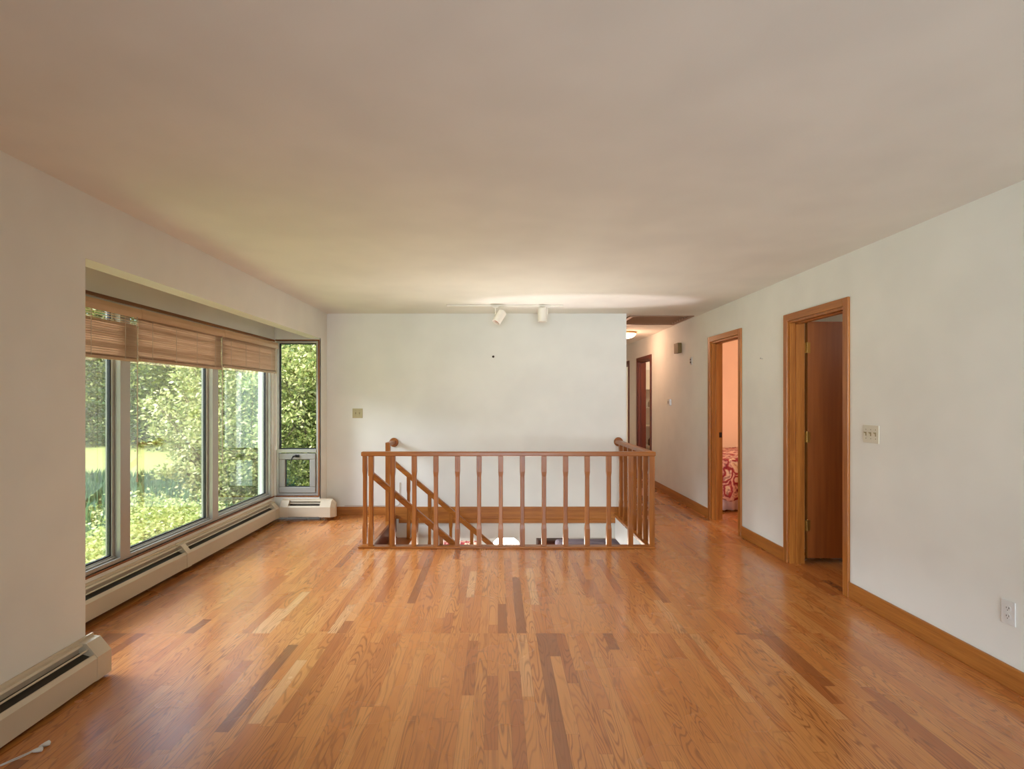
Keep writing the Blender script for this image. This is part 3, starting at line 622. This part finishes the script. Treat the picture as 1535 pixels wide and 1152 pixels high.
# pull cord lying on the floor
pc = thing('pull_cord', 'loose white cord with two plastic tassels lying on the floor in the bottom left corner', 'cord', (-1.85, 2.12, 0))
m = MB()
for s_ in (0, 1): m.tube([(-1.832 - 0.004 * s_, 2.150 - 0.022 * s_, 0.008), (-1.87, 2.10 - 0.02 * s_, 0.004), (-1.91, 2.04 - 0.012 * s_, 0.003), (-1.95, 1.99, 0.003), (-1.97, 1.9, 0.003), (-1.93, 1.82, 0.003)], 0.0018, 6)
obj('string', m, 'white', pc)
for p_, d_ in (((-1.822, 2.168, 0.010), (-0.5, -0.75, 0)), ((-1.818, 2.128, 0.010), (-0.85, -0.45, 0))):
    m = MB(); m.lathe(p_, d_, [(0.004, -0.004), (0.010, 0), (0.009, 0.012), (0.006, 0.026), (0.003, 0.034)], 12); obj('tassel', m, 'white', pc)

# ------------------------------------------------------------------ bedroom
bed = thing('bed', 'bed under a crimson and cream floral spread seen through the far doorway', 'bed', (3.4, 7.4, 0))
m = MB(); m.box(2.72, 4.4, 6.66, 8.2, 0.26, 0.60); obj('mattress', m, 'mattress', bed, bevel=0.05)
# bedspread: draped sheet with wavy hem
bx0, bx1, by0, by1 = 2.68, 4.45, 6.62, 8.2; m = MB(); nx, path = 60, [(0.155, 0), (0.3, 0.006), (0.45, -0.004), (0.58, 0.0), (0.635, 0.012), (0.655, 0.05), (0.662, 0.3), (0.66, 0.8), (0.66, by1 - by0)]
vs = []; fs = []
for i in range(nx + 1):
    x = bx0 + (bx1 - bx0) * i / nx
    for z, dy in path:
        amp = max(0, 0.6 - z) * 0.07; vs.append((x, by0 + dy + amp * math.sin(x * 26) - max(0, 0.62 - z) * 0.06, z + 0.006 * math.sin(x * 17 + dy * 9) + (0.012 * math.sin(x * 19) if z < 0.2 else 0)))
n = len(path)
for i in range(nx):
    for j in range(n - 1): a = i * n + j; fs.append((a, a + n, a + n + 1, a + 1))
m.add(vs, fs); o_ = obj('bedspread', m, 'floral', bed, smooth=True); md = o_.modifiers.new('thick', 'SOLIDIFY'); md.thickness = 0.012
m = MB(); vs = []; fs = []
for i in range(41):
    x = 2.7 + 0.42 * i / 40
    for z, k in ((0.025, 1), (0.28, 0.2)): vs.append((x, 6.63 + 0.02 * k * math.sin(x * 60) , z + (0.06 * max(0, (i - 30) / 10) ** 1.5 if z < 0.1 else 0)))
for i in range(40): a = 2 * i; fs.append((a, a + 2, a + 3, a + 1))
m.add(vs, fs); o_ = obj('dust_ruffle', m, 'ruffle', bed, smooth=True); md = o_.modifiers.new('thick', 'SOLIDIFY'); md.thickness = 0.006
for x, y in ((2.78, 6.72), (4.34, 6.72), (2.78, 8.1), (4.34, 8.1)): m = MB(); m.box(x - 0.03, x + 0.03, y - 0.03, y + 0.03, 0, 0.26); obj('leg', m, 'dark', bed)
pb = MB(); pb.box(XR + 0.12, 6.3, 5.101, 5.11, 0.0, H); struct('wall_bedroom_near', pb, 'peach')
pb = MB(); pb.box(XR + 0.121, XR + 0.125, 6.3, 8.35, 0.0, H); struct('wall_bedroom_side', pb, 'peach')
lamp('bedroom_fill', 'AREA', (6.2, 6.6, 1.4), 60, (1.0, 0.88, 0.74), (2.5, 7.2, 1.0), shape='RECTANGLE', size=1.6, size_y=1.2)  # unseen area lamp added inside to brighten the bedroom
lamp('far_bedroom_fill', 'AREA', (6.2, 10.9, 1.4), 35, (1.0, 0.86, 0.72), (2.5, 10.8, 1.0), shape='RECTANGLE', size=1.0, size_y=1.2)  # area lamp set inside the far bedroom; no window is built there
lamp('closet_room_light', 'POINT', (3.9, 3.4, 2.1), 5, (1.0, 0.8, 0.66), shadow_soft_size=0.12)
lamp('linen_room_light', 'POINT', (3.6, 8.9, 2.1), 16, (1.0, 0.86, 0.68), shadow_soft_size=0.1)

# ------------------------------------------------------------------ linen shelves behind door 3
sh = thing('shelving_unit', 'cream open shelves inside the doorway at the end of the hall', 'shelves', (2.95, 9.9, 0))
m = MB(); m.box(2.66, 3.4, 10.035, 10.055, 0.05, 1.95); obj('back_panel', m, 'shelf', sh)
SHZ = (0.18, 0.55, 0.92, 1.25, 1.59)
for z in SHZ: m = MB(); m.box(2.66, 3.4, 9.74, 10.034, z - 0.02, z); obj('shelf', m, 'shelf', sh)
m = MB(); m.box(3.40, 3.42, 9.74, 10.055, 0.0, 1.95); m.box(2.64, 2.66, 9.74, 10.055, 0, 1.95); obj('side_panel', m, 'shelf', sh)
def bottle(x, y, z, r, h_, mat, label, grp='bottles on the hall shelves'):
    m = MB(); m.lathe((x, y, z + 0.001), (0, 0, 1), [(r * 0.95, 0), (r, 0.01), (r, h_ * 0.62), (r * 0.45, h_ * 0.8), (r * 0.4, h_ * 0.88)], 16)
    o_ = solo('bottle', m, mat, label, 'bottle', (x, y, z), grp)
    ORG[o_.name] = Vector((x, y, z)); c = MB(); c.lathe((x, y, z + h_ * 0.885), (0, 0, 1), [(r * 0.5, 0), (r * 0.48, h_ * 0.11)], 12); obj('cap', c, 'white', o_)
bottle(2.79, 9.80, 1.25, 0.035, 0.15, M['btl2'], 'short cream bottle left of the dark blue one on the shelf at eye level')
bottle(2.865, 9.80, 1.25, 0.045, 0.20, M['btl1'], 'tall dark blue bottle on the hall shelf at eye level')
bottle(2.94, 9.82, 1.25, 0.035, 0.17, M['btl3'], 'brown bottle right of the dark blue one on the eye-level shelf')
bottle(2.80, 9.80, 0.55, 0.04, 0.17, M['btl3'], 'brown bottle on the lower hall shelf, leftmost there')
bottle(2.885, 9.80, 0.55, 0.045, 0.16, M['btl1'], 'dark blue bottle on the lower hall shelf')
m = MB(); m.box(2.612, 2.634, 9.50, 9.70, 0.01, 2.05); obj('door_leaf', m, 'doorD', e3)
m = MB(); m.lathe((2.611, 9.515, 1.0), (-1, 0, 0), [(0.025, 0), (0.012, 0.01), (0.012, 0.03), (0.024, 0.04), (0.02, 0.06)], 14); obj('knob', m, 'bronze', e3)

# ------------------------------------------------------------------ lower level seen under the stair header
lamp('lower_room_daylight', 'AREA', (-1.9, 9.0, -1.2), 60, (0.9, 0.93, 1.0), (2, 8.6, -1.8), shape='RECTANGLE', size=2.4, size_y=1.2)
sg = lamp('stair_foot_glow', 'SPOT', (0.43, 5.68, -1.15), 150, (1.0, 0.90, 0.95), (1.25, 5.68, 2.44), spot_size=R(42), spot_blend=0.45, shadow_soft_size=0.07)
sg.rotation_euler = (R(180), R(7), 0); sg.scale = (1, 0.33, 1)
t_ = thing('sun_spot_stand_in', 'glowing stand-in for a sunlit bright spot on the lower level seen between the balusters', 'lamp', (0.13, 8.6, -1.8))
m = MB(); m.lathe((0.13, 8.6, -1.10), (0, 0, 1), [(0.24, 0), (0.235, 0.1), (0.20, 0.2), (0.14, 0.25), (0.02, 0.27)], 24); obj('glow_shade', m, 'glow', t_)  # glowing shade added in place of a sunlit reflection, not a known lamp
m = MB(); m.lathe((0.13, 8.6, -1.80), (0, 0, 1), [(0.1, 0), (0.11, 0.02), (0.03, 0.05), (0.06, 0.2), (0.03, 0.45), (0.02, 0.7)], 16); obj('base', m, 'dark', t_)
t_ = thing('side_table', 'dark wooden side table under the glowing bright spot on the lower level', 'table', (0.13, 8.6, -2.45))
m = MB(); m.box(-0.25, 0.5, 8.3, 8.9, -1.83, -1.801); obj('tabletop', m, 'dark', t_)
for x, y in ((-0.2, 8.35), (0.45, 8.35), (-0.2, 8.85), (0.45, 8.85)): m = MB(); m.box(x - 0.02, x + 0.02, y - 0.02, y + 0.02, -2.449, -1.83); obj('leg', m, 'dark', t_)
t_ = thing('bookcase', 'dark brown cabinet on the lower level right of the glowing bright spot', 'cabinet', (1.05, 10.2, -2.45))
m = MB(); m.box(0.75, 1.35, 10.0, 10.5, -2.449, -1.25); obj('body', m, 'dark', t_, bevel=0.01)
m = MB(); m.box(0.77, 1.33, 9.98, 9.999, -2.35, -1.3); obj('door', m, 'doorD', t_)
t_ = thing('sofa', 'lavender grey sofa on the lower level seen beneath the back wall', 'sofa', (1.8, 9.2, -2.45))
m = MB(); m.box(1.0, 2.3, 9.15, 9.4, -2.449, -1.05); obj('backrest', m, 'sofa', t_, bevel=0.05)
m = MB(); m.box(1.0, 2.3, 8.5, 9.14, -2.449, -2.0); obj('seat', m, 'sofa', t_, bevel=0.04)
t_ = thing('armchair', 'pink floral armchair on the lower level left of the glowing bright spot', 'armchair', (-0.6, 8.8, -2.45))
m = MB(); m.box(-1.0, -0.3, 8.9, 9.1, -2.449, -1.0); obj('backrest', m, 'floral', t_, bevel=0.05)
m = MB(); m.box(-1.0, -0.3, 8.3, 8.89, -2.449, -1.95); obj('seat', m, 'floral', t_, bevel=0.04)

# ------------------------------------------------------------------ outdoors
GZ = -1.35
m = MB(); m.box(-60, XL - 0.13, -20, 90, GZ - 0.3, GZ); m2 = struct('lawn', m, 'lawn')
m = MB(); m.box(-3.125, -3.0, 6.95, 7.07, GZ - 0.001, H + 0.399); solo('porch_post', m, 'post', 'pale painted porch post just outside the far end of the bay window', 'post', (-3.06, 7.01, GZ), bevel=0.005)

def leaf_mesh(name, pts, size, mat, parent=None, wind=None, aspect=0.5, up=0.0):
    """one small folded quad per point"""
    n = len(pts); pts = np.asarray(pts, float)
    d = rng.normal(size=(n, 3)); d[:, 2] = d[:, 2] * 0.7 + up; d /= np.linalg.norm(d, axis=1)[:, None]
    q = rng.normal(size=(n, 3)); w = np.cross(d, q); w /= np.linalg.norm(w, axis=1)[:, None]
    L = size * rng.uniform(0.6, 1.3, n)[:, None]; Wd = L * aspect * 0.5
    v = np.empty((n, 4, 3)); v[:, 0] = pts; v[:, 1] = pts + d * L * 0.5 + w * Wd; v[:, 2] = pts + d * L; v[:, 3] = pts + d * L * 0.5 - w * Wd
    org = ORG[parent.name] if parent else Vector((0, 0, 0)); v -= np.array(org)
    me = bpy.data.meshes.new(name); me.vertices.add(n * 4); me.vertices.foreach_set('co', v.reshape(-1))
    me.loops.add(n * 4); me.loops.foreach_set('vertex_index', np.arange(n * 4, dtype=np.int32))
    me.polygons.add(n); me.polygons.foreach_set('loop_start', np.arange(0, n * 4, 4, dtype=np.int32)); me.polygons.foreach_set('loop_total', np.full(n, 4, dtype=np.int32))
    me.update(); me.validate(); me.materials.append(M[mat] if isinstance(mat, str) else mat)
    o = bpy.data.objects.new(name, me); link(o)
    if parent: o.parent = parent
    return o
def clusters(centres, radii, per, spread):
    out = []
    for c, r in zip(centres, radii):
        out.append(np.asarray(c) + rng.normal(size=(per, 3)) * np.array([r, r, r * spread]))
    return np.concatenate(out)
def tree(x, y, h_, cr, label, mat='leafA', nb=60, per=150, size=0.16, cat='tree', name='tree', low=0.12, branches=7, group=None):
    e = thing(name, label, cat, (x, y, GZ), group)
    t = MB(); t.tube([(x, y, GZ - 0.05), (x + 0.1, y, GZ + h_ * 0.3), (x - 0.1, y + 0.1, GZ + h_ * 0.6), (x, y, GZ + h_ * 0.9)], [0.022 * h_, 0.017 * h_, 0.01 * h_, 0.003 * h_], 8)
    for k in range(branches):
        a = k * 2.4 + x; z = GZ + h_ * (0.2 + 0.6 * k / branches); r = cr * 0.75
        t.tube([(x, y, z), (x + math.cos(a) * r * 0.5, y + math.sin(a) * r * 0.5, z + h_ * 0.08), (x + math.cos(a) * r, y + math.sin(a) * r, z + h_ * 0.12)], [0.008 * h_, 0.005 * h_, 0.002 * h_], 6)
    obj('trunk', t, 'bark', e)
    cs, rs = [], []
    for _ in range(nb):
        u = rng.uniform(0, 1); z = low + (1 - low) * u
        prof = math.sin(math.pi * min(1, (0.18 + 0.82 * u)) ** 0.8) ** 0.6 if u < 0.99 else 0.2
        a = rng.uniform(0, 2 * math.pi); rr = cr * prof * rng.uniform(0.55, 1.0)
        cs.append((x + math.cos(a) * rr, y + math.sin(a) * rr, GZ + h_ * z)); rs.append(cr * rng.uniform(0.12, 0.22))
    leaf_mesh('foliage', clusters(cs, rs, per, 0.7), size, mat, e)
    return e
spec = [(-31, 34, 11, 3.8, 'leafA', 'far green tree at the left edge of the window view'), (-25.5, 31, 12, 3.4, 'leafA', 'tall green tree behind the lawn seen through the near pane'),
        (-19.5, 32, 12, 3.6, 'leafD', 'dark green tree behind the lawn right of the mullion'), (-15.6, 29, 11, 3.2, 'leafA', 'broad green tree behind the lawn in the middle pane'),
        (-12.0, 31, 12, 3.4, 'leafD', 'dark tree behind the big bush in the middle pane'), (-8.5, 27, 12, 3.4, 'leafA', 'green tree behind the bush in the narrow side window'),
        (-23.5, 38, 13, 4.0, 'leafD', 'dark tree standing behind the front row beyond the lawn'), (-16.5, 38, 14, 4.2, 'leafA', 'tallest green tree behind the front row beyond the lawn'), (-36, 40, 13, 4.5, 'leafD', 'dark distant tree at far left beyond the lawn')]
for x, y, h_, cr, mt, lb in spec: tree(x, y, h_, cr, lb, mt, 150, 230, 0.20, low=0.03, group='trees beyond the lawn')
# big arching bush close to the house
def bush(x, y, h_, cr, label, mat, stems, per, size, seed, lean=(0, 0), arms=()):
    rr = random.Random(seed); e = thing('leafy_bush', label, 'bush', (x, y, GZ)); t = MB(); cs = []; rs = []
    for k in range(stems):
        a = rr.uniform(0, 2 * math.pi); r = cr * math.sqrt(rr.uniform(0.02, 1)); top = GZ + h_ * (1.02 - 0.42 * (r / cr) ** 2) * rr.uniform(0.82, 1.0)
        ex, ey = x + math.cos(a) * r + lean[0], y + math.sin(a) * r + lean[1]
        pts = []
        for q in range(7):
            u = q / 6; pts.append((x + (ex - x) * u ** 1.5 + rr.uniform(-.05, .05), y + (ey - y) * u ** 1.5 + rr.uniform(-.05, .05), GZ + (top - GZ) * (u ** 0.85)))
        t.tube(pts, [0.02 - 0.0026 * q for q in range(7)], 5)
        for q in range(1, 7):
            for _ in range(4):
                p = pts[q]; s_ = 0.30
                cs.append((p[0] + rr.uniform(-s_, s_), p[1] + rr.uniform(-s_, s_), p[2] + rr.uniform(-s_, s_))); rs.append(rr.uniform(0.07, 0.17))
    for tip in arms:
        b0 = Vector((x - 0.2, y, GZ + 0.8)); tp = Vector(tip); ps = [b0.lerp(tp, u) + Vector((0, 0, 0.25 * math.sin(math.pi * u) - 0.35 * (u < 0.01))) for u in [q / 8 for q in range(9)]]
        t.tube(ps, [0.018 - 0.0017 * q for q in range(9)], 5)
        for q in range(2, 9):
            for _ in range(5 - q // 3): cs.append(tuple(ps[q] + Vector([rr.uniform(-0.16, 0.16) * (1.3 - q / 9) for _ in range(3)]))); rs.append(0.06)
    obj('stems', t, 'bark', e); leaf_mesh('foliage', clusters(cs, rs, per, 0.8), size, mat, e, up=0.2); return e
bush(-4.95, 9.9, 4.3, 1.25, 'tall loose yellow-green bush outside the middle and far panes', 'leafB', 64, 26, 0.08, 3, (0.1, 0), arms=((-6.12, 9.5, 1.36), (-6.05, 9.4, 0.76), (-5.75, 9.5, 1.75), (-5.9, 9.3, 0.1), (-5.5, 9.5, 2.3)))
bush(-3.55, 10.6, 5.4, 1.1, 'tall yellow-green bush filling the narrow side window', 'leafB', 55, 26, 0.085, 5)
bush(-4.9, 13.2, 4.6, 1.3, 'green bush standing behind the tall loose bush', 'leafA', 45, 26, 0.10, 8)
# weeds under the window, tall grass, lawn blades
n = 3400; wx_ = rng.uniform(-13.5, -3.25, n); wy_ = rng.uniform(3.0, 12.5, n)
hh = 0.55 + 0.30 * np.sin(wx_ * 1.7) * np.cos(wy_ * 1.3) + rng.uniform(-0.1, 0.2, n) + 0.25 * (wx_ > -5.2)
hh = hh * np.clip((13.2 - wy_) / 4, 0.45, 1)
cs = [(a, b_, GZ + c) for a, b_, c in zip(wx_, wy_, hh)]
pts = clusters(cs, [0.10] * n, 34, 1.0); low_ = clusters([(a, b_, GZ + c * 0.5) for a, b_, c in zip(wx_, wy_, hh)], [0.14] * n, 8, 1.2)
w_o = leaf_mesh('weeds', np.concatenate([pts, low_]), 0.062, 'leafC', aspect=0.55); w_o['kind'] = 'stuff'; w_o['label'] = 'sunlit yellow-green weeds growing below the bay window'; w_o['category'] = 'weeds'
def blades(name, x0, x1, y0, y1, n, h_, mat, label, bend=0.25):
    xs = rng.uniform(x0, x1, n); ys = rng.uniform(y0, y1, n); hs = h_ * rng.uniform(0.6, 1.15, n); a = rng.uniform(0, 2 * math.pi, n); bx = np.cos(a) * bend * hs; by = np.sin(a) * bend * hs; w_ = 0.012 * h_ / 0.7 + 0.004
    v = np.empty((n, 4, 3)); ca, sa = -np.sin(a) * w_, np.cos(a) * w_
    v[:, 0] = np.stack([xs - ca, ys - sa, np.full(n, GZ)], 1); v[:, 1] = np.stack([xs + ca, ys + sa, np.full(n, GZ)], 1)
    v[:, 2] = np.stack([xs + bx * 0.5 + ca * 0.6, ys + by * 0.5 + sa * 0.6, GZ + hs * 0.7], 1); v[:, 3] = np.stack([xs + bx, ys + by, GZ + hs], 1)
    me = bpy.data.meshes.new(name); me.vertices.add(n * 4); me.vertices.foreach_set('co', v.reshape(-1)); me.loops.add(n * 4); me.loops.foreach_set('vertex_index', np.arange(n * 4, dtype=np.int32))
    me.polygons.add(n); me.polygons.foreach_set('loop_start', np.arange(0, n * 4, 4, dtype=np.int32)); me.polygons.foreach_set('loop_total', np.full(n, 4, dtype=np.int32)); me.update(); me.validate(); me.materials.append(M[mat])
    o = bpy.data.objects.new(name, me); link(o); o['kind'] = 'stuff'; o['label'] = label; o['category'] = 'grass'; return o
blades('tall_grass', -16, -4.5, 10.8, 14.0, 30000, 0.85, 'grassShade', 'tall grass darkened blue-green for shade, between the weeds and the lawn')
blades('reeds', -8.5, -4.2, 7.5, 12.0, 2600, 1.0, 'grassShade', 'thin grass stalks rising among the weeds by the bush', 0.15)
